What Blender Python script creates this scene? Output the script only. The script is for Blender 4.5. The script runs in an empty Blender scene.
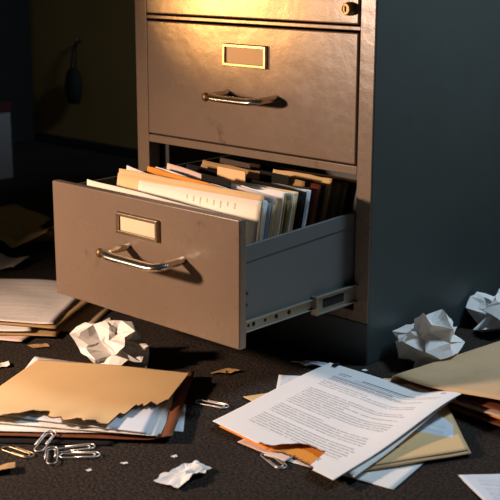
import bpy, bmesh, math, random
from mathutils import Vector, Matrix
from mathutils import noise as mnoise

scene = bpy.context.scene
col = scene.collection
random.seed(11)
R = math.radians

# ------------------------------------------------------------------ materials
def newmat(name):
    m = bpy.data.materials.new(name)
    m.use_nodes = True
    nt = m.node_tree
    b = nt.nodes['Principled BSDF']
    return m, nt, b

def setspec(b, v):
    k = 'Specular IOR Level' if 'Specular IOR Level' in b.inputs else 'Specular'
    b.inputs[k].default_value = v

def N(nt, t, **kw):
    n = nt.nodes.new(t)
    for k, v in kw.items():
        setattr(n, k, v)
    return n

def math_node(nt, op, a, b=None, c=None):
    n = N(nt, 'ShaderNodeMath', operation=op)
    for i, v in enumerate((a, b, c)):
        if v is None:
            continue
        if isinstance(v, (int, float)):
            n.inputs[i].default_value = v
        else:
            nt.links.new(v, n.inputs[i])
    return n.outputs[0]

def mixcol(nt, fac, a, b):
    n = N(nt, 'ShaderNodeMix', data_type='RGBA')
    if isinstance(fac, (int, float)):
        n.inputs[0].default_value = fac
    else:
        nt.links.new(fac, n.inputs[0])
    for i, v in ((6, a), (7, b)):
        if isinstance(v, tuple):
            n.inputs[i].default_value = (*v, 1) if len(v) == 3 else v
        else:
            nt.links.new(v, n.inputs[i])
    return n.outputs[2]

def noise_out(nt, scale, detail=4, rough=.55, coords=None, out='Fac'):
    n = N(nt, 'ShaderNodeTexNoise')
    n.inputs['Scale'].default_value = scale
    n.inputs['Detail'].default_value = detail
    n.inputs['Roughness'].default_value = rough
    if coords is None:
        tc = N(nt, 'ShaderNodeTexCoord')
        coords = tc.outputs['Object']
    nt.links.new(coords, n.inputs['Vector'])
    return n.outputs[out]

def ramp(nt, fac, p0, p1, c0=(0, 0, 0), c1=(1, 1, 1)):
    r = N(nt, 'ShaderNodeValToRGB')
    r.color_ramp.elements[0].position = p0
    r.color_ramp.elements[1].position = p1
    r.color_ramp.elements[0].color = (*c0, 1)
    r.color_ramp.elements[1].color = (*c1, 1)
    nt.links.new(fac, r.inputs[0])
    return r.outputs[0]

def bump(nt, b, h, strength, dist):
    n = N(nt, 'ShaderNodeBump')
    n.inputs['Strength'].default_value = strength
    n.inputs['Distance'].default_value = dist
    nt.links.new(h, n.inputs['Height'])
    nt.links.new(n.outputs[0], b.inputs['Normal'])

def painted_metal(name, base, dark, rough=.36, scuff=1.0):
    m, nt, b = newmat(name)
    n1 = noise_out(nt, 3.0, 5, .6)
    c = mixcol(nt, ramp(nt, n1, .35, .7), base, tuple(v * .82 for v in base))
    n2 = noise_out(nt, 14, 8, .72)
    c = mixcol(nt, math_node(nt, 'MULTIPLY', ramp(nt, n2, .60, .70), .42 * scuff), c, dark)
    # thin vertical-ish scratches
    tc = N(nt, 'ShaderNodeTexCoord')
    mp = N(nt, 'ShaderNodeMapping')
    mp.inputs['Scale'].default_value = (60, 60, 14)
    mp.inputs['Rotation'].default_value = (0, R(24), 0)
    nt.links.new(tc.outputs['Object'], mp.inputs['Vector'])
    n3 = noise_out(nt, 1.0, 3, .6, mp.outputs[0])
    c = mixcol(nt, math_node(nt, 'MULTIPLY', ramp(nt, n3, .735, .75), .7 * scuff), c, dark)
    nt.links.new(c, b.inputs['Base Color'])
    n4 = noise_out(nt, 30, 6, .7)
    nt.links.new(math_node(nt, 'ADD', rough - .06, math_node(nt, 'MULTIPLY', n4, .14)), b.inputs['Roughness'])
    n5 = noise_out(nt, 9, 3, .5)
    n6 = noise_out(nt, 420, 2, .5)
    n7 = noise_out(nt, 38, 5, .65)
    bump(nt, b, math_node(nt, 'ADD', math_node(nt, 'ADD', n5, math_node(nt, 'MULTIPLY', n7, .22)), math_node(nt, 'MULTIPLY', n6, .04)), .4, .004)
    setspec(b, .5)
    return m

def plain(name, base, rough=.6, metallic=0.0, var=.15, scale=20, spec=.4):
    m, nt, b = newmat(name)
    n1 = noise_out(nt, scale, 5, .6)
    c = mixcol(nt, n1, tuple(v * (1 - var) for v in base), tuple(min(1, v * (1 + var)) for v in base))
    nt.links.new(c, b.inputs['Base Color'])
    b.inputs['Roughness'].default_value = rough
    b.inputs['Metallic'].default_value = metallic
    setspec(b, spec)
    return m

def paper(name, base, var=.06, rough=.75, burn=True, blotch=None, blotch_amt=0.0, translucent=.0):
    m, nt, b = newmat(name)
    n1 = noise_out(nt, 12, 5, .6)
    c = mixcol(nt, n1, tuple(v * (1 - var) for v in base), tuple(min(1, v * (1 + var)) for v in base))
    if blotch:
        n2 = noise_out(nt, 9, 6, .7)
        c = mixcol(nt, math_node(nt, 'MULTIPLY', ramp(nt, n2, .5, .7), blotch_amt), c, blotch)
    if burn:
        at = N(nt, 'ShaderNodeAttribute', attribute_name='burn')
        c = mixcol(nt, ramp(nt, at.outputs['Fac'], .15, .55), c, (.30, .13, .045))
        c = mixcol(nt, ramp(nt, at.outputs['Fac'], .60, .92), c, (.018, .010, .006))
    nt.links.new(c, b.inputs['Base Color'])
    b.inputs['Roughness'].default_value = rough
    setspec(b, .25)
    n5 = noise_out(nt, 25, 4, .6)
    bump(nt, b, n5, .25, .002)
    return m

def rect_mask(nt, u, v, u0, u1, v0, v1):
    a = math_node(nt, 'MULTIPLY', math_node(nt, 'GREATER_THAN', u, u0), math_node(nt, 'LESS_THAN', u, u1))
    c = math_node(nt, 'MULTIPLY', math_node(nt, 'GREATER_THAN', v, v0), math_node(nt, 'LESS_THAN', v, v1))
    return math_node(nt, 'MULTIPLY', a, c)

def printed_paper(name, base, ink, nlines=46, u0=.12, u1=.9, v0=.08, v1=.9, heads=(), strength=.8, gap=.2, seed=0.0):
    m, nt, b = newmat(name)
    tc = N(nt, 'ShaderNodeTexCoord')
    sp = N(nt, 'ShaderNodeSeparateXYZ')
    nt.links.new(tc.outputs['UV'], sp.inputs[0])
    u, v = sp.outputs[0], sp.outputs[1]
    vl = math_node(nt, 'MULTIPLY', v, nlines)
    idx = math_node(nt, 'FLOOR', vl)
    fr = math_node(nt, 'FRACT', vl)
    on = math_node(nt, 'MULTIPLY', math_node(nt, 'GREATER_THAN', fr, .22), math_node(nt, 'LESS_THAN', fr, .72))
    wn = N(nt, 'ShaderNodeTexWhiteNoise', noise_dimensions='1D')
    nt.links.new(math_node(nt, 'ADD', idx, 3.7 + seed), wn.inputs['W'])
    rnd = wn.outputs['Value']
    wn2 = N(nt, 'ShaderNodeTexWhiteNoise', noise_dimensions='1D')
    nt.links.new(math_node(nt, 'ADD', idx, 91.3 + seed), wn2.inputs['W'])
    notgap = math_node(nt, 'GREATER_THAN', wn2.outputs['Value'], gap)
    # each row ends somewhere else; a few stop halfway
    short = math_node(nt, 'MULTIPLY', math_node(nt, 'GREATER_THAN', rnd, .82), .35)
    endu = math_node(nt, 'SUBTRACT', math_node(nt, 'SUBTRACT', u1, math_node(nt, 'MULTIPLY', rnd, .05)), short)
    inu = math_node(nt, 'MULTIPLY', math_node(nt, 'GREATER_THAN', u, u0), math_node(nt, 'LESS_THAN', u, endu))
    inv = math_node(nt, 'MULTIPLY', math_node(nt, 'GREATER_THAN', v, v0), math_node(nt, 'LESS_THAN', v, v1))
    cb = N(nt, 'ShaderNodeCombineXYZ')
    nt.links.new(math_node(nt, 'MULTIPLY', u, 70), cb.inputs[0])
    nt.links.new(math_node(nt, 'MULTIPLY', idx, 3.31), cb.inputs[1])
    g = noise_out(nt, 1.0, 3, .8, cb.outputs[0])
    glyph = ramp(nt, g, .36, .50)
    mask = math_node(nt, 'MULTIPLY', math_node(nt, 'MULTIPLY', on, notgap), math_node(nt, 'MULTIPLY', inu, inv))
    mask = math_node(nt, 'MULTIPLY', mask, glyph)
    mask = math_node(nt, 'MULTIPLY', mask, strength)
    for (a0, a1, b0, b1, s) in heads:
        hm = math_node(nt, 'MULTIPLY', rect_mask(nt, u, v, a0, a1, b0, b1), s)
        if b1 - b0 > .006:
            cb2 = N(nt, 'ShaderNodeCombineXYZ')
            nt.links.new(math_node(nt, 'MULTIPLY', u, 95), cb2.inputs[0])
            nt.links.new(math_node(nt, 'MULTIPLY', v, 60), cb2.inputs[1])
            hm = math_node(nt, 'MULTIPLY', hm, ramp(nt, noise_out(nt, 1.0, 3, .8, cb2.outputs[0]), .36, .46))
        mask = math_node(nt, 'MAXIMUM', mask, hm)
    n1 = noise_out(nt, 10, 5, .6)
    c = mixcol(nt, n1, tuple(x * .95 for x in base), tuple(min(1, x * 1.04) for x in base))
    c = mixcol(nt, mask, c, ink)
    at = N(nt, 'ShaderNodeAttribute', attribute_name='burn')
    c = mixcol(nt, ramp(nt, at.outputs['Fac'], .25, .6), c, (.34, .15, .05))
    c = mixcol(nt, ramp(nt, at.outputs['Fac'], .62, .92), c, (.018, .010, .006))
    nt.links.new(c, b.inputs['Base Color'])
    b.inputs['Roughness'].default_value = .75
    setspec(b, .25)
    n5 = noise_out(nt, 14, 4, .6)
    bump(nt, b, n5, .22, .002)
    return m

def carpet_mat():
    m, nt, b = newmat('dark_carpet')
    n1 = noise_out(nt, 260, 4, .75)
    n2 = noise_out(nt, 5, 4, .6)
    n3 = noise_out(nt, 90, 5, .8)
    c = mixcol(nt, ramp(nt, n1, .40, .70), (.009, .007, .006), (.105, .080, .064))
    c = mixcol(nt, math_node(nt, 'MULTIPLY', ramp(nt, n2, .42, .68), .55), c, (.022, .017, .015))
    c = mixcol(nt, math_node(nt, 'MULTIPLY', ramp(nt, n3, .64, .74), .55), c, (.19, .155, .13))
    nt.links.new(c, b.inputs['Base Color'])
    b.inputs['Roughness'].default_value = .95
    setspec(b, .15)
    bump(nt, b, math_node(nt, 'ADD', n1, n3), 1.0, .004)
    return m

M = {}
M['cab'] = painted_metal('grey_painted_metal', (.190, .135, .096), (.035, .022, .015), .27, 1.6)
M['cab_side'] = painted_metal('cabinet_paint_cool_shade', (.050, .068, .070), (.016, .018, .018), .42, .6)  # same cabinet paint, the side's cool dim light put into the colour
M['cab_in'] = plain('dark_inner_metal', (.030, .030, .030), .6)
M['drawer_in'] = painted_metal('drawer_wall_metal', (.105, .120, .122), (.03, .03, .03), .45, .6)
M['steel'] = plain('brushed_steel', (.62, .57, .50), .26, 1.0, .12, 60)
M['bronze'] = plain('tarnished_bronze_metal', (.34, .27, .19), .34, 1.0, .25, 60)
M['brass'] = plain('worn_brass', (.26, .18, .09), .5, 1.0, .3, 80)
M['rust'] = plain('rusty_knob', (.20, .12, .05), .5, .8, .4, 90)
M['zinc'] = plain('zinc_slide_metal', (.30, .29, .25), .45, .8, .25, 60)
M['hole'] = plain('black_hole', (.004, .004, .004), .9)
M['card'] = paper('cream_card', (.70, .54, .37), burn=False)
M['card_dim'] = paper('tan_card', (.40, .29, .18), burn=False)
M['white'] = paper('white_paper', (.80, .79, .77))
M['cool'] = paper('bluish_white_paper', (.66, .72, .80))
M['cream'] = paper('cream_paper', (.80, .73, .62))
M['pink'] = paper('pinkish_paper', (.74, .56, .48))
M['manila'] = paper('manila_card', (.70, .49, .25), .05, .7)
M['manila2'] = paper('dull_manila_card', (.58, .39, .22), .08, .7, blotch=(.3, .2, .1), blotch_amt=.3)
M['tan'] = paper('tan_card_stock', (.42, .27, .12), .08)
M['olive'] = paper('olive_brown_card', (.22, .17, .08), .1)
M['orange'] = paper('orange_card', (.78, .30, .045), .08)
M['brown'] = paper('red_brown_card', (.19, .065, .028), .15, .5)
M['darkred'] = paper('dark_red_card', (.10, .022, .014), .15, .5)
M['black'] = paper('black_card', (.007, .006, .0055), .2, .9)
M['darkbrown'] = paper('dark_and_shaded_brown_card', (.05, .028, .014), .15, .5)
M['grey'] = paper('grey_card', (.30, .30, .29), .1)
M['crumple'] = paper('crumpled_white_paper', (.80, .78, .75), .05, .7, burn=False)
M['clip'] = plain('bright_wire', (.88, .86, .83), .33, .75, .05)
M['clip_old'] = plain('tarnished_wire', (.48, .38, .24), .4, .75, .2)
M['clip_dark'] = plain('dark_steel_wire', (.55, .55, .55), .35, .75, .2)
M['carpet'] = carpet_mat()
M['wall'] = plain('brown_wall_paint', (.42, .24, .075), .85, 0, .12, 4)
M['cupboard'] = plain('black_green_paint', (.016, .018, .015), .7, 0, .2, 5)
M['chair'] = plain('black_chair_fabric', (.012, .012, .012), .8)
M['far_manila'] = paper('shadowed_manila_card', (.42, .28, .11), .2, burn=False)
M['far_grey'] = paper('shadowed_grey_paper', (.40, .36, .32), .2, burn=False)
M['red'] = plain('red_card', (.05, .006, .005), .7)
M['dim_paper'] = paper('dimmed_white_paper', (.22, .20, .20), .1, burn=False)  # white carton with the dimness of its corner put into the colour
M['letter'] = printed_paper('printed_letter_paper', (.84, .815, .80), (.16, .15, .17), 44, .15, .90, .188, .87,
    heads=((.16, .25, .085, .097, .75), (.16, .23, .107, .117, .6),
           (.35, .74, .098, .110, .9), (.155, .92, .140, .1445, .8), (.155, .62, .150, .162, .7), (.16, .70, .172, .184, .65),
           (.30, .93, .118, .1225, .85),
           (.88, .915, .045, .062, .9), (.84, .94, .082, .0845, .6),
           (.70, .80, .895, .925, .55)), strength=.50, gap=.13)
M['printed'] = printed_paper('printed_stack_paper', (.72, .68, .65), (.25, .23, .22), 40, .1, .9, .06, .94, strength=.3, gap=.2, seed=5)
M['printed_cool'] = printed_paper('printed_bluish_paper', (.66, .71, .78), (.2, .2, .24), 44, .1, .9, .08, .92, strength=.5, gap=.2, seed=9)
M['ticks'] = printed_paper('ruled_file_sheet', (.82, .74, .63), (.30, .22, .15), 30, .1, .9, .5, .52, strength=.3, gap=.9, seed=2,
    heads=tuple((.42 + i * .055, .425 + i * .055 + .006, .05, .05 + .035 + .012 * (i % 3), .75) for i in range(8)))

# ------------------------------------------------------------------ helpers
def link(name, bm, mat, parent=None, smooth=False, bevel=0, seg=2):
    me = bpy.data.meshes.new(name)
    bmesh.ops.recalc_face_normals(bm, faces=bm.faces[:])
    bm.to_mesh(me)
    bm.free()
    mats = mat if isinstance(mat, (list, tuple)) else [mat]
    for mm in mats:
        me.materials.append(mm)
    if smooth:
        for p in me.polygons:
            p.use_smooth = True
    o = bpy.data.objects.new(name, me)
    col.objects.link(o)
    if parent:
        o.parent = parent
        o.matrix_parent_inverse = world_of(parent).inverted()
    if bevel:
        md = o.modifiers.new('bevel', 'BEVEL')
        md.width = bevel
        md.segments = seg
        md.limit_method = 'ANGLE'
        md.angle_limit = R(40)
        md.harden_normals = True
        for p in me.polygons:
            p.use_smooth = True
    return o

def world_of(o):
    m = o.matrix_basis.copy()
    if o.parent:
        m = world_of(o.parent) @ o.matrix_parent_inverse @ m
    return m

def tag(o, label, cat, group=None, kind=None):
    if label: o['label'] = label
    if cat: o['category'] = cat
    if group: o['group'] = group
    if kind: o['kind'] = kind
    return o

def empty(name, loc, label, cat, group=None):
    o = bpy.data.objects.new(name, None)
    o.empty_display_size = .05
    col.objects.link(o)
    o.location = loc
    return tag(o, label, cat, group)

def struct(o):
    o['kind'] = 'structure'
    return o

def box(bm, x0, x1, y0, y1, z0, z1, mi=0):
    vs = [bm.verts.new((x, y, z)) for z in (z0, z1) for x, y in ((x0, y0), (x1, y0), (x1, y1), (x0, y1))]
    for f in ((0, 1, 2, 3), (4, 5, 6, 7), (0, 1, 5, 4), (1, 2, 6, 5), (2, 3, 7, 6), (3, 0, 4, 7)):
        fc = bm.faces.new([vs[i] for i in f])
        fc.material_index = mi
    return vs

def boxes(*bs):
    bm = bmesh.new()
    for b in bs:
        box(bm, *b)
    return bm

def tube(bm, pts, r, n=8, cap=True, closed=False, flat=1.0, up=None):
    """sweep a (possibly flattened) circle along a polyline"""
    pts = [Vector(p) for p in pts]
    rings = []
    prev = None
    for i, p in enumerate(pts):
        t = (pts[min(i + 1, len(pts) - 1)] - pts[max(i - 1, 0)]).normalized()
        if up is not None:
            a = Vector(up)
        elif prev is None:
            a = Vector((0, 0, 1)) if abs(t.z) < .9 else Vector((1, 0, 0))
        else:
            a = prev
        a = (a - t * a.dot(t)).normalized()
        prev = a
        b = t.cross(a)
        rings.append([bm.verts.new(p + (a * math.cos(2 * math.pi * k / n) * flat + b * math.sin(2 * math.pi * k / n)) * r) for k in range(n)])
    for i in range(len(rings) - 1):
        for k in range(n):
            bm.faces.new((rings[i][k], rings[i][(k + 1) % n], rings[i + 1][(k + 1) % n], rings[i + 1][k]))
    if cap:
        bm.faces.new(rings[0])
        bm.faces.new(rings[-1])

def lathe(bm, prof, axis_o, axis_d, n=20):
    """profile of (radius, distance) revolved about axis"""
    o, d = Vector(axis_o), Vector(axis_d).normalized()
    a = Vector((0, 0, 1)) if abs(d.z) < .9 else Vector((1, 0, 0))
    a = (a - d * a.dot(d)).normalized()
    b = d.cross(a)
    rings = []
    for r, h in prof:
        if r < 1e-6:
            rings.append([bm.verts.new(o + d * h)])
        else:
            rings.append([bm.verts.new(o + d * h + (a * math.cos(2 * math.pi * k / n) + b * math.sin(2 * math.pi * k / n)) * r) for k in range(n)])
    for i in range(len(rings) - 1):
        A, B = rings[i], rings[i + 1]
        for k in range(n):
            if len(A) == 1 and len(B) == 1:
                continue
            if len(A) == 1:
                bm.faces.new((A[0], B[k], B[(k + 1) % n]))
            elif len(B) == 1:
                bm.faces.new((A[k], A[(k + 1) % n], B[0]))
            else:
                bm.faces.new((A[k], A[(k + 1) % n], B[(k + 1) % n], B[k]))

def bil(c, u, v):
    """corners c = (back-left, back-right, front-right, front-left); u across, v from back to front"""
    a = Vector(c[0]).lerp(Vector(c[1]), u)
    b = Vector(c[3]).lerp(Vector(c[2]), u)
    return a.lerp(b, v)

def sheet(name, corners, z, mat, nu=24, nv=24, zf=None, edge=None, wav=.0012, seed=0, thick=.0004, left=None, parent=None, burnw=.05, layers=1, lift=0):
    """a sheet of paper lying with its four corners (xy) at height z.
    edge(u) <= 1 shortens it at the front (torn, burnt); zf(u,v) adds height"""
    bm = bmesh.new()
    uvl = bm.loops.layers.uv.new('UVMap')
    grid, uvs, burns = [], {}, {}
    rs = random.Random(seed * 7 + 3)
    off = Vector((rs.random() * 50, rs.random() * 50, rs.random() * 50))
    for j in range(nv + 1):
        row = []
        for i in range(nu + 1):
            u = i / nu
            v = j / nv
            e = 1.0
            if edge:
                e = edge(u)
            vv = v * e
            p = bil([(c[0], c[1], 0) for c in corners], u, vv)
            h = z + abs(mnoise.noise(Vector((p.x * 9, p.y * 9, 0)) + off)) * wav * 2.0
            if zf:
                h += zf(u, vv)
            vt = bm.verts.new((p.x, p.y, h))
            uvs[vt] = (u, vv)
            d = (e - vv)
            w = 0.0
            if edge:
                depth = min(1.0, (1.0 - e) / .012)
                w = depth * max(0.0, 1 - d / (burnw * (.75 + .7 * mnoise.noise(Vector((u * 23, vv * 23, seed))))))
            burns[vt] = w
            row.append(vt)
        grid.append(row)
    bm.verts.index_update()
    for j in range(nv):
        for i in range(nu):
            f = bm.faces.new((grid[j][i], grid[j + 1][i], grid[j + 1][i + 1], grid[j][i + 1]))
            for l in f.loops:
                l[uvl].uv = uvs[l.vert]
    bl = [burns[v] for v in bm.verts]
    me = bpy.data.meshes.new(name)
    bm.to_mesh(me)
    bm.free()
    at = me.attributes.new('burn', 'FLOAT', 'POINT')
    for i, w in enumerate(bl):
        at.data[i].value = w
    me.materials.append(mat)
    for p in me.polygons:
        p.use_smooth = True
    o = bpy.data.objects.new(name, me)
    col.objects.link(o)
    if parent:
        o.parent = parent
        o.matrix_parent_inverse = world_of(parent).inverted()
    md = o.modifiers.new('thickness', 'SOLIDIFY')
    md.thickness = thick
    md.offset = 1
    return o

def ragged(seed, amp, f1=9, f2=27):
    def g(u):
        a = mnoise.noise(Vector((u * f1, seed * 3.1, .5))) * .6 + mnoise.noise(Vector((u * f2, seed * 5.7, 2.5))) * .4 + mnoise.noise(Vector((u * f2 * 3, seed, 7.5))) * .2
        return amp * a
    return g

def smooth01(x):
    x = max(0, min(1, x))
    return x * x * (3 - 2 * x)

# ------------------------------------------------------------------ setting
bm = bmesh.new()
vs = [bm.verts.new(p) for p in ((-3.4, -2.6, 0), (2.6, -2.6, 0), (2.6, 1.07, 0), (-3.4, 1.07, 0))]
bm.faces.new(vs)
struct(link('floor', bm, M['carpet']))
struct(link('wall_back', boxes((-3.4, 2.6, .97, 1.07, 0, 2.5)), M['wall']))
struct(link('wall_left', boxes((-3.4, -3.3, -2.6, .97, 0, 2.5)), M['wall']))
struct(link('baseboard_back', boxes((-3.3, 2.6, .958, .97, 0, .03)), M['cupboard'], bevel=.004))

# ------------------------------------------------------------------ filing cabinet
W, XL, XR = .5067, -.4777, -.0265
Z1, Z0 = .4938, .3048
DEP, TOP = .62, .735
cab = empty('filing_cabinet', (-W / 2, DEP / 2, 0),
            'scuffed grey metal filing cabinet with its lower drawer pulled open', 'filing cabinet')

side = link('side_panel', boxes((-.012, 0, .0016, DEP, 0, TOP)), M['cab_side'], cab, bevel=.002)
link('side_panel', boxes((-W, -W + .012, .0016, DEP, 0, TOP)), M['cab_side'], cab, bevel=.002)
link('back_panel', boxes((-W + .012, -.012, DEP - .01, DEP, 0, TOP)), M['cab_in'], cab)
link('top_panel', boxes((-W, 0, 0, DEP, TOP, TOP + .012)), M['cab'], cab, bevel=.003)
# front frame: two stiles and the rails between the drawers
fr = boxes((-W, XL, -.001, .0014, .066, TOP), (XR, 0, -.001, .0014, .066, TOP), (-W + .0125, XL, .001, .024, .066, TOP), (XR, -.0125, .001, .024, .066, TOP),
           (XL, XR, .0, .022, .4972, .5032), (XL, XR, -.001, .022, .2892, .3022),
           (XL, XR, .0, .022, .066, .082), (XL, XR, 0, .022, TOP - .022, TOP))
link('front_frame', fr, M['cab'], cab, bevel=.0016)
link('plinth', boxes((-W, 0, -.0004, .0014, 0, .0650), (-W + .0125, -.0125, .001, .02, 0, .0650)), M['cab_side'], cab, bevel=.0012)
link('inner_liner', boxes((XL, XL + .004, .03, DEP - .02, .082, .70), (XR - .004, XR, .03, DEP - .02, .082, .70),
                          (XL, XR, .03, DEP - .02, .066, .072), (XL, XR, .03, DEP - .02, .292, .296)), M['cab_in'], cab)
link('slide_post', boxes((-.4655, -.4565, .026, .032, .082, .2892)), M['cab_in'], cab, bevel=.001)

def label_holder(x0, x1, z0, z1, y, parent, card):
    """raised metal frame with a card in it, on the plane y facing -y"""
    t, h = .0058, .0055
    bm = bmesh.new()
    o_, i_ = [(x0, z0), (x1, z0), (x1, z1), (x0, z1)], [(x0 + t, z0 + t), (x1 - t, z0 + t), (x1 - t, z1 - t), (x0 + t, z1 - t)]
    A = [bm.verts.new((x, y + .0006, z)) for x, z in o_]
    B = [bm.verts.new((x + (.0012 if x == x0 else -.0012), y - h, z + (.0012 if z == z0 else -.0012))) for x, z in o_]
    Ci = [bm.verts.new((x, y - h, z)) for x, z in i_]
    D = [bm.verts.new((x, y + .0006, z)) for x, z in i_]
    for P, Q in ((A, B), (B, Ci), (Ci, D)):
        for k in range(4):
            bm.faces.new((P[k], P[(k + 1) % 4], Q[(k + 1) % 4], Q[k]))
    f = link('label_frame', bm, M['bronze'], parent, bevel=.0008)
    c = link('label_card', boxes((x0 + t - .0004, x1 - t + .0004, y - .0016, y + .0004, z0 + t - .0004, z1 - t + .0004)), card, parent)
    c['label'] = 'blank card in the metal label frame'
    return f

def handle(x0, x1, z, y, parent, p=.044, drop=.004):
    """flat steel bow handle with two feet on the drawer face"""
    pts = []
    r = .014
    zz = z
    for x, s in ((x0, 1), (x1, -1)):
        seq = [(x, y + .001, zz), (x, y - .010, zz - drop * .3)]
        for k in range(7):
            a = k / 6 * math.pi / 2
            seq.append((x + s * r * (1 - math.cos(a)), y - (p - r) - r * math.sin(a), zz - drop * (.4 + .6 * k / 6)))
        if s == -1:
            seq.reverse()
        pts += seq
        if s == 1:
            for k in range(1, 6):
                pts.append((x0 + r + (x1 - x0 - 2 * r) * k / 6, y - p, zz - drop * 1.1))
    bm = bmesh.new()
    tube(bm, pts, .0085, 12, flat=.62, up=None)
    o = link('handle', bm, M['steel'], parent, smooth=True)
    return o

def latch_knob(x, z, y, parent):
    bm = bmesh.new()
    lathe(bm, [(0, -.001), (.004, -.001), (.004, .006), (.0065, .007), (.0072, .010), (.0055, .014), (0, .0155)], (x, y, z), (-.25, -1, 0), 14)
    bm2 = bmesh.new()
    o = link('latch_knob', bm, M['rust'], parent, smooth=True)
    bm2.free()
    return o

# closed drawers (upper one runs out of the picture at the top)
d1 = link('drawer', boxes((XL + .0025, XR - .0025, -.003, .016, Z0, Z1)), M['cab'], cab, bevel=.0022)
d1['label'] = 'closed upper drawer with steel handle and empty label frame'
label_holder(-.2950, -.2010, .4305, .4668, -.003, d1, M['card_dim'])
handle(-.288, -.186, .3890, -.003, d1)
latch_knob(-.2915, .3850, -.036, d1)
d0 = link('drawer', boxes((XL + .0025, XR - .0025, -.003, .016, .5060, TOP - .026)), M['cab'], cab, bevel=.0022)
d0['label'] = 'closed top drawer with a round key lock at its right corner'
label_holder(-.2977, -.2037, .632, .668, -.003, d0, M['card_dim'])
handle(-.298, -.178, .600, -.003, d0)
bm = bmesh.new()
lathe(bm, [(.0098, .001), (.0098, -.004), (.0085, -.005), (.0085, -.0125), (.0078, -.0135), (.0056, -.0135), (.0056, -.0120), (0, -.0120)], (-.0435, -.003, .5275), (0, 1, 0), 24)
lock = link('lock', bm, M['brass'], d0, smooth=False)
link('keyhole', boxes((-.0447, -.0423, -.0158, -.0149, .5235, .5315)), M['hole'], lock)

# the open drawer: face, tray and slides
yf, yb = -.2713, -.2575
d2 = link('drawer', boxes((-.3978, -.0064, yf, yb, .0925, .2701)), M['cab'], cab, bevel=.0022)
d2['label'] = 'open lower drawer full of files, its face scuffed and marked'
label_holder(-.2472, -.1580, .2137, .2462, yf, d2, M['card'])
handle(-.2270, -.1130, .1975, yf, d2, .047)
latch_knob(-.2315, .1945, yf - .036, d2)
bm = bmesh.new()
def slab(bm, x0, x1, pts):
    a = [bm.verts.new((x0, y, z)) for y, z in pts]
    b = [bm.verts.new((x1, y, z)) for y, z in pts]
    bm.faces.new(a); bm.faces.new(b)
    for k in range(len(pts)):
        bm.faces.new((a[k], a[(k + 1) % len(pts)], b[(k + 1) % len(pts)], b[k]))
ye = .30
slab(bm, -.0335, -.0310, [(yb, .1045), (ye, .1045), (ye, .2335), (0, .2325), (yb, .2235)])
slab(bm, -.0345, -.0295, [(yb, .2010), (0, .2120), (ye, .2130), (ye, .2345), (0, .2330), (yb, .2240)])
slab(bm, -.3880, -.3850, [(yb, .1045), (ye, .1045), (ye, .2635), (yb, .2600)])
slab(bm, -.3890, -.3830, [(yb, .2460), (ye, .2490), (ye, .2645), (yb, .2608)])
box(bm, -.388, -.031, yb, ye, .1040, .1062)
box(bm, -.388, -.031, ye - .003, ye, .1045, .2335)
tray = link('drawer_tray', bm, M['drawer_in'], d2, bevel=.0008)
bm = bmesh.new()
box(bm, -.0310, -.0255, yb, .02, .1045, .1060)
box(bm, -.0310, -.0290, yb, .02, .1055, .1195)
box(bm, -.0310, -.0255, yb, .02, .1190, .1205)
rail = link('drawer_slide', bm, M['zinc'], d2, bevel=.0005)
rail['label'] = 'inner metal slide rail along the bottom of the open drawer'
for y, r in ((-.2195, .0032), (-.196, .0024), (-.173, .0032), (-.146, .0034), (-.2300, .0022)):
    bm = bmesh.new()
    lathe(bm, [(0, -.0004), (r, -.0004), (r, .0006), (0, .0006)], (-.0290, y, .1125), (1, 0, 0), 14)
    link('slide_hole', bm, M['hole'], d2)
for y, z in ((-.232, .142), (-.231, .158)):
    bm = bmesh.new()
    lathe(bm, [(0, -.0004), (.0022, -.0004), (.0022, .0006), (0, .0006)], (-.0310, y, z), (1, 0, 0), 12)
    link('screw_hole', bm, M['hole'], d2)
bm = bmesh.new()
box(bm, -.0245, -.0230, -.094, .03, .0975, .1245)
box(bm, -.0245, -.0185, -.094, .03, .1225, .1250)
box(bm, -.0245, -.0185, -.094, .03, .0970, .0995)
box(bm, -.0300, -.0185, -.0965, -.0925, .0970, .1250)
rail2 = link('outer_slide', bm, M['zinc'], cab, bevel=.0005)
bm = bmesh.new()
box(bm, -.0232, -.0222, -.078, -.030, .1045, .1175)
link('slide_slot', bm, M['hole'], cab, bevel=.0004)

# ------------------------------------------------------------------ files in the drawer
def file_geo(y, xl, xr, zl, zr, lean, zb, th, seed, tab=None, wav=.002, curl=0.0, nu=26, nv=10):
    """one thin leaning card: verts of a curved grid from zb up to the top line zl..zr"""
    bm = bmesh.new()
    uvl = bm.loops.layers.uv.new('UVMap')
    g = []
    uv = {}
    for j in range(nv + 1):
        row = []
        s = j / nv
        for i in range(nu + 1):
            u = i / nu
            zt = zl + (zr - zl) * u + mnoise.noise(Vector((u * 4, seed * 1.7, 1))) * wav
            z = zb + (zt - zb) * s
            yy = y - lean * (1 - s) ** 1.0 + mnoise.noise(Vector((u * 3, s * 2, seed * 2.3))) * wav * 1.2 + curl * smooth01((s - .7) / .3) * smooth01((u - .3) / .7)
            x = xl + (xr - xl) * u
            v = bm.verts.new((x, yy, z))
            uv[v] = (u, 1 - s)
            row.append(v)
        g.append(row)
    for j in range(nv):
        for i in range(nu):
            f = bm.faces.new((g[j][i], g[j][i + 1], g[j + 1][i + 1], g[j + 1][i]))
            for l in f.loops:
                l[uvl].uv = uv[l.vert]
    return bm

def solid(o, t):
    md = o.modifiers.new('thickness', 'SOLIDIFY')
    md.thickness = t
    md.offset = 0

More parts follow.
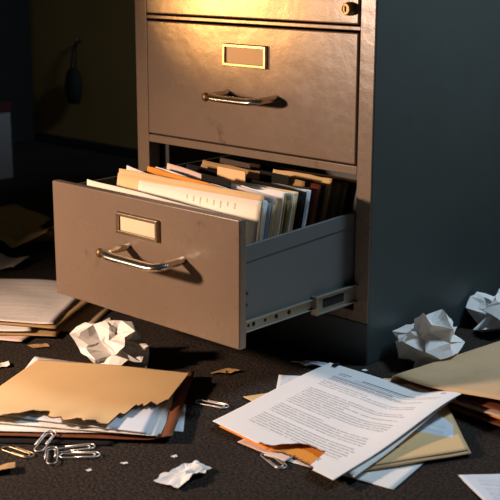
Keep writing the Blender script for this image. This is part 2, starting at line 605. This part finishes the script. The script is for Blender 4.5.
def file_folder(y, xl, xr, zl, zr, mat, label, cat='file folder', name='file_folder', lean=.03, th=.0009, seed=1, tab=None, double=True, wav=.002, curl=0.0, grp=None):
    bm = file_geo(y, xl, xr, zl, zr, lean, .108, th, seed, None, wav, curl)
    if double:   # second leaf of the folder, a touch lower, and the fold that joins them below
        b2 = file_geo(y - .0036, xl + .001, xr - .001, zl - .006, zr - .006, lean, .108, th, seed + .13, None, wav, curl)
        me = bpy.data.meshes.new('tmp'); b2.to_mesh(me); b2.free(); bm.from_mesh(me); bpy.data.meshes.remove(me)
    o = link(name, bm, mat, smooth=True)
    solid(o, th)
    tag(o, label, cat, 'files standing in the open drawer')
    if tab:
        x0, x1, z0, z1, dz, tm = tab
        b = bmesh.new()
        uvl = b.loops.layers.uv.new('UVMap')
        ty = y - .0008
        n = 8
        rows = []
        for j, (s) in enumerate((0, .25, .55, .8, .93, 1)):
            rows.append([])
            for i in range(n + 1):
                u = i / n
                x = x0 + (x1 - x0) * u
                inset = (.0012 if s == 1 else 0)
                if i == 0: x += inset
                if i == n: x -= inset
                zt = z0 + (z1 - z0) * u
                rows[-1].append(b.verts.new((x, ty - .0008 * (1 - s), zt - dz * (1 - s))))
        for j in range(len(rows) - 1):
            for i in range(n):
                b.faces.new((rows[j][i], rows[j][i + 1], rows[j + 1][i + 1], rows[j + 1][i]))
        t = link('index_tab', b, tm, o, smooth=False)
        solid(t, .0012)
    return o

def FS(*a, **k):     # loose sheets standing in the drawer
    k.setdefault('double', False); k.setdefault('th', .0006)
    return file_folder(*a, cat='paper', name='paper_sheet', **k)

FS(-.236, -.358, -.070, .2725, .262, M['cream'], 'white sheet standing at the very front of the open drawer', lean=.010, seed=2)
FS(-.1955, -.285, -.0375, .2745, .2790, M['ticks'], 'cream sheet with a row of tick marks at the drawer front', lean=.032, seed=3, wav=.0006)
file_folder(-.1860, -.340, -.0385, .2840, .2850, M['manila'], 'manila folder with curled top edge near the drawer front', lean=.032, seed=4, curl=-.003, wav=.0012)
FS(-.1805, -.330, -.060, .2890, .260, M['white'], 'white sheet sticking up left behind the front manila folder', lean=.030, seed=5)
FS(-.1745, -.250, -.050, .264, .2685, M['cool'], 'bluish sheet edge just right of the curled manila folder', lean=.03, seed=6)
FS(-.1700, -.250, -.049, .264, .2715, M['cool'], 'second bluish sheet edge just right of the curled manila folder', lean=.031, seed=7)
file_folder(-.1625, -.303, -.150, .2885, .2800, M['orange'], 'bright orange folder standing in the open drawer', lean=.032, seed=8)
FS(-.1560, -.292, -.062, .2895, .2690, M['white'], 'white sheet standing directly behind the orange folder', lean=.033, seed=9)
file_folder(-.1500, -.250, -.056, .268, .2725, M['grey'], 'grey folder end showing right of the orange folder', lean=.034, seed=10)
file_folder(-.1400, -.270, -.058, .268, .2690, M['manila2'], 'dull manila folder with a black tab upright behind the orange one', lean=.035, seed=11, tab=(-.2075, -.1480, .2880, .2850, .020, M['black']))
FS(-.1330, -.290, -.066, .2925, .2690, M['pink'], 'pinkish sheet standing tall behind the white sheets', lean=.036, seed=12)
FS(-.1265, -.200, -.056, .2765, .2770, M['white'], 'white sheet with upright top edge beside the black tab', lean=.036, seed=13, wav=.003)
file_folder(-.1180, -.250, -.060, .270, .2735, M['tan'], 'tan folder end showing among the white sheets', lean=.038, seed=14)
file_folder(-.1090, -.250, -.058, .270, .2700, M['olive'], 'olive brown folder end before the thin black folder', lean=.039, seed=15)
FS(-.1010, -.220, -.060, .2705, .2725, M['white'], 'thin white sheet just before the black folder', lean=.040, seed=16)
file_folder(-.0930, -.300, -.060, .273, .2735, M['manila'], 'manila folder with a tall manila tab in mid drawer', lean=.040, seed=17, tab=(-.2205, -.1625, .2905, .2895, .024, M['manila']))
file_folder(-.0850, -.297, -.050, .2845, .2730, M['black'], 'black folder standing in the middle of the files', lean=.041, seed=18)
FS(-.0760, -.250, -.060, .2720, .2725, M['white'], 'first of the white sheets behind the black folder', lean=.042, seed=19)
FS(-.0700, -.250, -.058, .2720, .2715, M['cool'], 'second, bluish sheet behind the black folder', lean=.042, seed=20)
FS(-.0630, -.250, -.061, .2720, .2710, M['white'], 'last white sheet before the dark red folder', lean=.043, seed=21)
file_folder(-.0560, -.290, -.070, .270, .2730, M['darkbrown'], 'dark brown folder with a black tab before the dark red one', lean=.043, seed=22, tab=(-.1670, -.1090, .2865, .2850, .018, M['black']))
file_folder(-.0480, -.2985, -.085, .2850, .2790, M['tan'], 'tan orange folder with long bare top edge at the back', lean=.044, seed=23)
file_folder(-.0400, -.250, -.061, .270, .2755, M['darkred'], 'dark red folder near the back of the open drawer', lean=.045, seed=24)
file_folder(-.0230, -.290, -.066, .274, .2740, M['darkbrown'], 'brown folder with wide tab near the frame, shade put into its colour', lean=.046, seed=25, tab=(-.2835, -.2180, .2875, .2855, .018, M['darkbrown']))  # dark tone of the tab is shade painted into the card
file_folder(-.0080, -.184, -.066, .2795, .2800, M['manila'], 'short manila folder standing highest at the drawer back', lean=.047, seed=26)
file_folder(.0060, -.280, -.060, .270, .2720, M['olive'], 'first olive folder under the cabinet rail', lean=.048, seed=27)
file_folder(.0200, -.280, -.058, .270, .2700, M['olive'], 'second olive folder under the cabinet rail', lean=.049, seed=28)
file_folder(.0420, -.280, -.056, .271, .2720, M['darkbrown'], 'rearmost visible dark brown folder inside the cabinet', lean=.05, seed=29)

# ------------------------------------------------------------------ torn folder stack, lower left
sheet('black_folder', [(-.36, -.385), (-.17, -.255), (-.055, -.455), (-.200, -.578)], .0006, M['black'], seed=1, thick=.0012)
tag(bpy.data.objects['black_folder'], 'black folder at the bottom of the torn manila stack', 'folder')
o = sheet('paper_sheet', [(-.20, -.360), (-.085, -.295), (-.021, -.362), (-.15, -.46)], .0006, M['cool'], seed=2)
tag(o, 'bluish sheet corner poking out right of the brown folder', 'paper')
def flap(u, v):    # right margin of the brown folder bends up a little
    return .006 * smooth01((u - .86) / .14) + .003
o = sheet('brown_folder', [(-.350, -.372), (-.150, -.214), (-.003, -.398), (-.196, -.556)], .0016, M['brown'], zf=flap, seed=3, thick=.0011)
tag(o, 'red brown folder lying open under the torn manila cover', 'folder')
for i, (c, z, m, lab) in enumerate((
    ([(-.346, -.368), (-.150, -.245), (-.020, -.398), (-.196, -.548)], .0085, M['white'], 'lowest white sheet under the torn manila cover'),
    ([(-.352, -.352), (-.140, -.262), (-.016, -.412), (-.215, -.535)], .0115, M['white'], 'middle white sheet under the torn manila cover'),
    ([(-.363, -.343), (-.155, -.250), (-.028, -.420), (-.225, -.520)], .0145, M['cool'], 'top bluish sheet directly under the torn manila cover'))):
    o = sheet('paper_sheet', c, z, m, seed=20 + i, wav=.0007)
    tag(o, lab, 'paper', 'white sheets under the torn manila cover')
rg = ragged(4, .022, 16, 60)
def cover_edge(u):
    e = 1.0 + rg(u) - .045 * (1 - abs(mnoise.noise(Vector((u * 11, 2, 9)))) * 2.2) * smooth01((u - .22) / .1)
    e -= .085 * math.exp(-((u - .40) / .07) ** 6)
    if u > .80:
        e -= .17 * smooth01((u - .785) / .022) + .16 * smooth01((u - .835) / .018) + .07 * smooth01((u - .90) / .02) + .06 * smooth01((u - .96) / .02)
        e += .05 * mnoise.noise(Vector((u * 55, 3, 3)))
    return max(.2, min(1.0, e))
def cover_z(u, v):
    return .004 * smooth01((v - .75) / .25) * (1 + mnoise.noise(Vector((u * 8, v * 3, 4)))) + .002 * math.sin(u * 3)
o = sheet('manila_folder', [(-.338, -.355), (-.135, -.240), (-.026, -.426), (-.243, -.556)], .0185, M['manila'], nu=170, nv=50, zf=cover_z, edge=cover_edge, seed=30, wav=.0006, thick=.0008, burnw=.015)
tag(o, 'burnt-edged manila folder cover on top of the left stack', 'folder')

# ------------------------------------------------------------------ stack behind, at the left edge
def rect(cx, cy, d, w, l):
    """corners of a w x l sheet whose front-right corner is (cx,cy); d = direction (angle) of the front edge running left"""
    a = R(d)
    e1 = Vector((math.cos(a), math.sin(a)))
    e2 = Vector((math.sin(a), -math.cos(a)))
    fr_ = Vector((cx, cy))
    fl = fr_ + e1 * w
    br = fr_ + e2 * l
    return [tuple(br + e1 * w), tuple(br), tuple(fr_), tuple(fl)]
spec = [
    ('manila_folder', rect(-.425, -.196, 212, .27, .23), .0006, M['manila2'], 'lowest manila folder of the loose stack left of the drawer', 'folder'),
    ('paper_sheet', rect(-.458, -.299, 204, .24, .26), .0030, M['pink'], 'lowest sheet of the loose stack, jutting furthest forward', 'paper'),
    ('manila_folder', rect(-.436, -.246, 219, .25, .26), .0060, M['tan'], 'tan folder in the middle of the loose stack left of the drawer', 'folder'),
    ('paper_sheet', rect(-.474, -.268, 222, .24, .26), .0100, M['white'], 'white sheet in the middle of the loose stack left of the drawer', 'paper'),
    ('manila_folder', rect(-.447, -.240, 208, .25, .25), .0135, M['tan'], 'upper tan folder of the loose stack left of the drawer', 'folder'),
    ('paper_sheet', rect(-.460, -.234, 214, .27, .25), .0175, M['printed'], 'printed sheet on top of the loose stack left of the drawer', 'paper'),
]
for i, (nm, c, z, m, lab, cat) in enumerate(spec):
    o = sheet(nm, c, z, m, seed=40 + i, wav=.002, zf=(lambda u, v: .003 * math.sin(v * 3)) if i > 2 else None)
    tag(o, lab, cat, 'loose stack at the left edge')

# dim litter further back
def crease(a, b):
    return lambda u, v: a * abs(math.sin(u * 3.1 + b)) + .5 * a * abs(mnoise.noise(Vector((u * 3, v * 3, b))))
for i, (c, z, a, m, lab) in enumerate((
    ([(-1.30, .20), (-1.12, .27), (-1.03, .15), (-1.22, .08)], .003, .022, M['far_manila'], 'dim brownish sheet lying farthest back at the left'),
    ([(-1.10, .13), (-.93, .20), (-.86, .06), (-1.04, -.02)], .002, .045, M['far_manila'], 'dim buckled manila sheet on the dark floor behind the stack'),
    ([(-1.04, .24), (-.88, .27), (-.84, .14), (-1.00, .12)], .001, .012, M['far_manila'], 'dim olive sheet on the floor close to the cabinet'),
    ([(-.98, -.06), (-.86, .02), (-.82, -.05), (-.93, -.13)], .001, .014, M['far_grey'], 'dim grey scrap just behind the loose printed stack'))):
    o = sheet('paper_sheet', c, z, m, seed=60 + i, zf=crease(a, i * 1.3), wav=.003)
    tag(o, lab, 'paper', 'dim litter at the back left')

def letter_z(u, v):
    r = .0190 * smooth01((u - .66) / .34) * (1 - .97 * smooth01((v - .02) / .75))
    b = .005 * math.sin(v * math.pi) * smooth01((u - .6) / .4)
    return r + b + .0012 * math.sin(v * 5 + u * 2) + .0012
# ------------------------------------------------------------------ the letter and what lies under it
def plainsheet(name, c, z, m, lab, cat='paper', **k):
    o = sheet(name, c, z, m, **k)
    return tag(o, lab, cat)
plainsheet('paper_sheet', [(-.069, -.121), (.06, -.035), (.13, -.20), (-.020, -.184)], .0010, M['printed_cool'], 'bluish printed sheet poking out behind the big letter', seed=70, wav=.001)
plainsheet('manila_folder', [(-.044, -.224), (-.02, -.170), (.14, -.17), (.12, -.25)], .0022, M['manila'], 'manila folder corner poking out left of the big letter', 'folder', seed=71, thick=.0007)
plainsheet('paper_sheet', [(.06, -.19), (.262, -.225), (.278, -.312), (.10, -.345)], .0008, M['white'], 'white sheet lowest at the front right of the letter', seed=72, wav=.001)
plainsheet('pink_slip', [(.05, -.24), (.13, -.24), (.14, -.345), (.056, -.341)], .0026, M['pink'], 'pink slip tip under the front edge of the letter', seed=73)
plainsheet('orange_folder', [(.03, -.18), (.19, -.19), (.190, -.345), (.0060, -.3235)], .0036, M['orange'], 'burnt orange folder showing under the letter front edge', 'folder', seed=74, nu=80,
           edge=lambda u: min(1, 1.0 - (.05 * smooth01((u - .55) / .1) + .06 * abs(mnoise.noise(Vector((u * 30, 1, 1)))) * (u > .5))), thick=.0007)
fz = lambda u, v: .003 * u
C1 = Vector((.294, -.171)); e1 = Vector((-.46, -.888)); e2 = Vector((-.70, .714))
c_f = [tuple(C1 + e2 * .20), tuple(C1), tuple(C1 + e1 * .15), tuple(C1 + e1 * .15 + e2 * .23)]
plainsheet('manila_folder', c_f, .0040, M['manila2'], 'manila folder lower leaf under the letter, corner at right', 'folder', seed=75, thick=.0012)
C2 = C1 + Vector((-.006, .003))
c_f2 = [tuple(C2 + e2 * .20), tuple(C2), tuple(C2 + e1 * .13), tuple(C2 + e1 * .13 + e2 * .23)]
sheet('folder_leaf', c_f2, .0060, M['manila'], seed=76, thick=.0008, parent=bpy.data.objects['manila_folder.005'] if 'manila_folder.005' in bpy.data.objects else None)
plainsheet('paper_sheet', [(.12, -.06), (.232, -.118), (.270, -.172), (.165, -.30)], .0066, M['printed_cool'], 'bluish sheet with torn front edge between letter and folder', seed=77, nu=90,
           edge=lambda u: min(1, .97 + .10 * mnoise.noise(Vector((u * 22, 5, 5))) - .02), burnw=.02)
plainsheet('paper_sheet', [(-.015, -.060), (.204, -.066), (.236, -.332), (.04, -.230)], .0074, M['white'], 'white sheet directly under the big printed letter', seed=78, wav=.0004,
           zf=lambda u, v: .75 * letter_z(u, v) * smooth01((u - .7) / .3))
rg2 = ragged(9, .008, 12, 30)
def letter_edge(u):
    e = 1.0
    if .40 < u < .84:
        e = .99 + rg2(u)
        e -= .150 * smooth01((u - .43) / .20) * (1 - smooth01((u - .755) / .05))
        e += .022 * mnoise.noise(Vector((u * 20, 7, 2))) * smooth01((u - .42) / .05)
    return min(1.0, e)
letter = sheet('printed_letter', [(-.030, -.050), (.2110, -.0590), (.2270, -.3590), (-.002, -.327)], .0098, M['letter'], nu=160, nv=110, zf=letter_z, edge=letter_edge, seed=80, wav=.0005, burnw=.022)
tag(letter, 'large white printed letter with a burnt notch in its front edge', 'letter')
# small black clip at the letter's far corner
bm = bmesh.new()
for v in box(bm, -.0075, .0075, -.0040, .0040, 0, .0022):
    if v.co.z > .001:
        v.co.x *= .8; v.co.y *= .6
bmesh.ops.transform(bm, matrix=Matrix.Translation((-.0135, -.0565, .0136)) @ Matrix.Rotation(R(96), 4, 'Z'), verts=bm.verts[:])
o = link('binder_clip', bm, M['black'], bevel=.0006)
tag(o, 'tiny black clip on the far corner of the big letter', 'clip')

# ------------------------------------------------------------------ folder at the right edge
# fold (spine) along its back-left side, open toward the camera, papers between the leaves
K0 = Vector((.0885, -.0535)); ks = Vector((.030, .232)).normalized(); kf = Vector((.985, -.115)).normalized()
def fold_folder(name, mat, L=.25, Wd=.30):
    bm = bmesh.new()
    uvl = bm.loops.layers.uv.new('UVMap')
    prof = []   # (distance along kf, z)
    for k in range(14):       # lower leaf, from far right to the fold
        t = 1 - k / 13
        prof.append((Wd * t, .0015 + .004 * math.sin(t * 2)))
    for k in range(1, 9):     # the rounded fold
        a = -math.pi / 2 - k / 9 * math.pi
        prof.append((.008 * math.cos(a) + .004, .0125 + .011 * math.sin(a)))
    for k in range(16):       # upper leaf rising gently to the right
        t = k / 15
        prof.append((.004 + Wd * t, .0235 + .020 * smooth01(t * 1.3) - .002 * math.sin(t * 6)))
    rows = []
    n = 14
    for j in range(n + 1):
        s = j / n
        rows.append([])
        for i, (d, z) in enumerate(prof):
            p = K0 + kf * d + ks * (L * s)
            low = i < 14
            if low:
                p = p + Vector((-.010, .012)) + Vector((0, .055)) * (1 - d / Wd) * 0
            rows[-1].append(bm.verts.new((p.x, p.y, z + (.0006 * mnoise.noise(Vector((d * 20, s * 6, 3)))))))
    for j in range(n):
        for i in range(len(prof) - 1):
            bm.faces.new((rows[j][i], rows[j][i + 1], rows[j + 1][i + 1], rows[j + 1][i]))
    o = link(name, bm, mat, smooth=True)
    solid(o, .0010)
    return o
o = fold_folder('manila_folder', M['manila2'])
tag(o, 'folded manila folder at the right edge under the paper ball', 'folder')
for i, (z, sh, m, lab) in enumerate(((.0040, -.004, M['brown'], 'lowest brown page inside the right folder'), (.0068, .006, M['orange'], 'orange page inside the right folder'),
                                     (.0095, .002, M['pink'], 'pinkish page inside the right folder'), (.0122, .010, M['brown'], 'upper brown page inside the right folder'))):
    o0 = K0 + kf * .012 + ks * (sh + .004)
    c = [tuple(o0 + ks * .22), tuple(o0 + ks * .22 + kf * .27), tuple(o0 + kf * .27), tuple(o0)]
    s_ = sheet('folder_page', c, z, m, seed=90 + i, wav=.0004, zf=(lambda u, v, i=i: (.003 + .003 * i) * u))
    tag(s_, lab, 'page', 'pages inside the right folder')
plainsheet('paper_sheet', [(.083, .115), (.098, .205), (.30, .17), (.25, .06)], .0010, M['cool'], 'bluish sheet lying behind the folder at the right edge', seed=95, wav=.001)
plainsheet('paper_scrap', [(.052, -.026), (.080, -.008), (.100, -.030), (.066, -.062)], .0008, M['manila'], 'small manila scrap between the letter and the right folder', 'scrap', seed=96)
plainsheet('paper_sheet', [(.312, -.228), (.43, -.10), (.56, -.24), (.372, -.268)], .0010, M['printed_cool'], 'bluish sheet cut off by the lower right corner', seed=97, wav=.002)

# ------------------------------------------------------------------ scraps
def scrap(pts, z, m, label, up=.004, seed=0, name='paper_scrap', grp=None):
    """small torn piece: ragged outline around the given points, one lifted crease"""
    rs = random.Random(seed)
    out = []
    P = [Vector((x, y)) for x, y in pts]
    n = len(P)
    for k in range(n):
        a, b = P[k], P[(k + 1) % n]
        L = (b - a).length
        nrm = Vector((-(b - a).y, (b - a).x)).normalized()
        m_ = 6
        for q in range(m_):
            t = q / m_
            out.append(a.lerp(b, t) + nrm * (rs.uniform(-.05, .05) * L if q else 0))
    c = sum(P, Vector((0, 0))) / n
    bm = bmesh.new()
    rings = []
    for f in (1, .66, .33):
        ring = []
        for k, p in enumerate(out):
            q = c + (p - c) * f
            ring.append(bm.verts.new((q.x, q.y, z + up * abs(mnoise.noise(Vector((q.x * 38, q.y * 38, seed * 1.9)))) * 1.6 + up * .35 * f)))
        rings.append(ring)
    cv = bm.verts.new((c.x, c.y, z + up * .9))
    m_ = len(out)
    for i in range(2):
        for k in range(m_):
            bm.faces.new((rings[i][k], rings[i][(k + 1) % m_], rings[i + 1][(k + 1) % m_], rings[i + 1][k]))
    for k in range(m_):
        bm.faces.new((rings[2][k], rings[2][(k + 1) % m_], cv))
    o = link(name, bm, m)
    solid(o, .0004)
    return tag(o, label, 'scrap', grp)

scrap([(.064, -.492), (.057, -.450), (.060, -.420), (.089, -.420), (.094, -.450), (.098, -.484)], .0008, M['white'], 'torn white paper scrap lying in the middle foreground', .008, 1)
scrap([(-.125, -.62), (-.094, -.574), (-.079, -.585), (-.100, -.63)], .0008, M['tan'], 'torn brownish scrap at the lower left corner', .006, 2)
scrap([(-.415, -.40), (-.402, -.362), (-.386, -.372), (-.398, -.40)], .0008, M['white'], 'small white scrap at the left edge above the torn folder', .004, 3)
scrap([(-.446, -.296), (-.432, -.270), (-.414, -.275), (-.425, -.297)], .0006, M['tan'], 'small brown scrap before the loose paper stack', .003, 4)
scrap([(-.146, -.187), (-.142, -.155), (-.120, -.150), (-.125, -.176)], .0006, M['tan'], 'small brown scrap below the open drawer', .004, 5)
scrap([(-.082, -.080), (-.078, -.050), (-.040, -.040), (-.038, -.060)], .0010, M['cool'], 'small bluish scrap on the floor near the cabinet plinth', .006, 6)
for i, (x, y, r) in enumerate(((.026, -.422, .0035), (-.003, -.478, .004), (-.283, -.205, .004), (.012, -.018, .004), (-.30, -.60, .003), (.40, -.30, .003), (-.02, -.52, .003))):
    scrap([(x - r, y - r), (x - r * .5, y + r), (x + r, y + r * .6), (x + r * .8, y - r)], .0004, M['white'],
          ['white speck before the scrap in the middle foreground', 'white speck left of the scrap in the middle foreground', 'white speck right of the left paper ball', 'white speck at the foot of the cabinet corner',
           'white speck at the left foreground edge', 'white speck near the lower right corner', 'white speck in the foreground below the paper clips'][i], .002, 20 + i, 'paper_speck', 'white paper specks on the carpet')

# ------------------------------------------------------------------ crumpled balls
def ball(c, rx, ry, rz, seed, label, n=84):
    rs = random.Random(seed)
    bm = bmesh.new()
    for k in range(n):
        z = 1 - 2 * (k + .5) / n
        a = k * 2.399963 + rs.uniform(-.35, .35)
        q = math.sqrt(max(0, 1 - z * z))
        v = Vector((q * math.cos(a), q * math.sin(a), z)) + Vector((rs.uniform(-1, 1), rs.uniform(-1, 1), rs.uniform(-1, 1))) * .16
        bm.verts.new(v.normalized())
    bmesh.ops.convex_hull(bm, input=bm.verts[:])
    # split once more so creases run across the facets
    for v in bm.verts:
        v.co *= rs.choice((rs.uniform(.48, .66), rs.uniform(.78, .98), rs.uniform(.98, 1.22)))
    bmesh.ops.subdivide_edges(bm, edges=bm.edges[:], cuts=1, use_grid_fill=True)
    for v in bm.verts:
        v.co += Vector((rs.uniform(-1, 1), rs.uniform(-1, 1), rs.uniform(-1, 1))) * .035
    zmin = 0
    for v in bm.verts:
        v.co = Vector((v.co.x * rx, v.co.y * ry, v.co.z * rz))
        zmin = min(zmin, v.co.z)
    lim = zmin * .80
    for v in bm.verts:
        v.co.z = max(v.co.z, lim)
        v.co += Vector((c[0], c[1], c[2] - lim))
    bmesh.ops.triangulate(bm, faces=bm.faces[:])
    o = link('paper_ball', bm, M['crumple'])
    return tag(o, label, 'paper ball', 'crumpled paper balls on the floor')
ball((-.290, -.256, .0005), .064, .046, .041, 5, 'crumpled white paper ball under the left end of the open drawer')
ball((.064, .068, .0005), .050, .047, .043, 8, 'crumpled paper ball against the cabinet side beside the right folder')
ball((.060, .292, .0005), .055, .058, .040, 13, 'crumpled paper ball at the right edge, farthest back')

# ------------------------------------------------------------------ paper clips
def arc2(cx, cy, r, a0, a1, n=10):
    return [(cx + r * math.cos(R(a0 + (a1 - a0) * k / n)), cy + r * math.sin(R(a0 + (a1 - a0) * k / n))) for k in range(n + 1)]
def clip_path(L=.050, w=.0150):
    r = w / 2
    pts = [(L * .30, -r + 0.0)]
    pts = [(-L * .18, r * .40)]
    # inner loop start -> right inner bend -> back left outer bend -> right outer end
    ri = r * .62
    pts = [(-L * .12, -r + .0021)]
    pts += arc2(L / 2 - r - .003, -r + .0021 + ri, ri, -90, 90)
    pts += arc2(-L / 2 + r * .9, -r + .0021 + 2 * ri - r * .82, r * .82, 90, 270)
    y2 = -r + .0021 + 2 * ri - 2 * r * .82
    pts += arc2(L / 2 - r, y2 + r, r, -90, 90)
    pts += [(-L * .22, y2 + 2 * r)]
    return pts
def paperclip(x, y, rot, m, label, z=.0012, tilt=0.0, L=.050, roll=0.0):
    p2 = clip_path(L)
    n = len(p2)
    pts = [(px, py, .0010 * (k / (n - 1))) for k, (px, py) in enumerate(p2)]
    bm = bmesh.new()
    tube(bm, pts, .00085, 8)
    o = link('paper_clip', bm, m, smooth=True)
    o.rotation_euler = (R(roll), R(tilt), R(rot))
    o.location = (x, y, z)
    return tag(o, label, 'paper clip', 'loose paper clips on the carpet')
paperclip(-.125, -.547, 8, M['clip_old'], 'tarnished paper clip lying leftmost of the five by the torn folder')
paperclip(-.119, -.512, 118, M['clip'], 'bright paper clip lying upright against the torn folder edge', .006, -8)
paperclip(-.083, -.529, 140, M['clip_dark'], 'dark paper clip in the middle of the five, pointing forward', .003)
paperclip(-.082, -.492, 60, M['clip'], 'bright paper clip rearmost on the right of the five')
paperclip(-.060, -.502, 45, M['clip'], 'bright paper clip rightmost of the five by the torn folder', .0022)
paperclip(-.060, -.269, 15, M['clip'], 'lone bright paper clip between the torn folder and the letter')
paperclip(.125, -.3475, -20, M['clip_dark'], 'lone paper clip in front of the burnt notch of the letter')

# ------------------------------------------------------------------ dim background on the left
CX = -2.09          # right edge of the cupboard
cup = empty('storage_cupboard', (CX - .4, .78, 0), 'tall dark cupboard at the far left in the shadows', 'cupboard')
link('carcass', boxes((CX - .80, CX, .62, .955, 0, 1.7)), M['cupboard'], cup, bevel=.006)
for x0, x1, hx in ((CX - .785, CX - .405, CX - .43), (CX - .395, CX - .015, CX - .37)):
    d = link('cupboard_door', boxes((x0, x1, .602, .6215, .05, 1.66)), M['cupboard'], cup, bevel=.004)
    link('handle', boxes((hx - .008, hx + .008, .58, .603, .8, .95)), M['bronze'], d, bevel=.003)
bxo = empty('storage_box', (-1.78, .38, 0), 'pale carton with dark red lid on the floor at the far left edge', 'box')
bm = bmesh.new()
for x in (-1.94, -1.626): box(bm, x, x + .004, .236, .527, .001, .186)
for y in (.236, .523): box(bm, -1.936, -1.626, y, y + .004, .001, .186)
box(bm, -1.936, -1.626, .240, .523, .001, .005)
link('box_body', bm, M['dim_paper'], bxo, bevel=.001)
link('lid', boxes((-1.944, -1.618, .232, .531, .182, .210)), M['red'], bxo, bevel=.003)
# a dark bag hanging from a hook on the brown wall
bg = empty('cloth_bag', (-1.86, .95, 0), 'small dark cloth bag hanging on the brown wall beside the cupboard', 'bag')
bm = bmesh.new()
lathe(bm, [(0, 0), (.020, .003), (.030, .03), (.032, .06), (.026, .095), (.014, .11), (0, .112)], (-1.855, .932, .145), (0, 0, 1), 20)
for v in bm.verts:
    v.co.y = .932 + (v.co.y - .932) * .7
    v.co.x += .004 * mnoise.noise(v.co * 60)
link('bag_body', bm, M['chair'], bg, smooth=True)
bm = bmesh.new()
tube(bm, [(-1.866, .932, .25), (-1.862, .940, .31), (-1.855, .952, .34), (-1.848, .940, .31), (-1.844, .932, .25)], .003, 6)
link('strap', bm, M['chair'], bg, smooth=True)
bm = bmesh.new()
tube(bm, [(-1.855, .971, .338), (-1.855, .950, .336), (-1.855, .946, .345)], .003, 6)
link('hook', bm, M['bronze'], bg, smooth=True)

# ------------------------------------------------------------------ light
def area(name, loc, target, size, power, color, shape='DISK', size_y=None, spread=None):
    d = bpy.data.lights.new(name, 'AREA')
    d.energy = power; d.color = color; d.shape = shape; d.size = size
    if size_y: d.size_y = size_y
    if spread: d.spread = R(spread)
    o = bpy.data.objects.new(name, d)
    col.objects.link(o)
    o.location = loc
    o.rotation_euler = (Vector(target) - Vector(loc)).to_track_quat('-Z', 'Y').to_euler()
    return o
kd = bpy.data.lights.new('desk_lamp_key', 'SPOT')
kd.energy = 97; kd.color = (1.0, .69, .50); kd.spot_size = R(86); kd.specular_factor = .35; kd.spot_blend = 1.0; kd.shadow_soft_size = .045
ko = bpy.data.objects.new('desk_lamp_key', kd); col.objects.link(ko)
ko.location = (-.74, -1.15, .53)
ko.rotation_euler = (Vector((-.06, -.25, .02)) - ko.location).to_track_quat('-Z', 'Y').to_euler()
sp = bpy.data.lights.new('added_cabinet_glow', 'SPOT')  # unseen orange spot, added to make the hot glow on the drawers
sp.energy = 75; sp.color = (1.0, .46, .13); sp.spot_size = R(15); sp.spot_blend = .8; sp.shadow_soft_size = .05
so = bpy.data.objects.new('added_cabinet_glow', sp); col.objects.link(so)
so.location = (-1.12, -.86, .50)
so.rotation_euler = (Vector((-.26, 0, .535)) - so.location).to_track_quat('-Z', 'Y').to_euler()
area('cool_fill', (.50, .45, 1.40), (.12, -.08, 0), .35, 15, (.62, .82, 1.0))  # added soft fill overhead, cools the papers that lie in shadow

w = bpy.data.worlds.new('World'); scene.world = w
w.use_nodes = True
w.node_tree.nodes['Background'].inputs[0].default_value = (.70, .80, .85, 1)
w.node_tree.nodes['Background'].inputs[1].default_value = .022

# ------------------------------------------------------------------ camera
cd = bpy.data.cameras.new('camera')
cam = bpy.data.objects.new('camera', cd)
col.objects.link(cam)
cam.location = (.999054, -1.330497, .606753)
yaw, pitch, roll = .75, -.2521, .0022
fwd = Vector((-math.sin(yaw) * math.cos(pitch), math.cos(yaw) * math.cos(pitch), math.sin(pitch)))
r0 = Vector((math.cos(yaw), math.sin(yaw), 0)); u0 = r0.cross(fwd)
rv = r0 * math.cos(roll) + u0 * math.sin(roll); uv_ = u0 * math.cos(roll) - r0 * math.sin(roll)
mt = Matrix((rv, uv_, -fwd)).transposed()
cam.rotation_euler = mt.to_euler()
cd.sensor_width = 36
cd.lens = 1161.285 / 500 * 36
cd.clip_start = .05
cd.dof.use_dof = True
cd.dof.focus_distance = 1.70
cd.dof.aperture_fstop = 10.0
scene.camera = cam
scene.view_settings.view_transform = 'Standard'
scene.view_settings.look = 'None'
scene.view_settings.exposure = 0
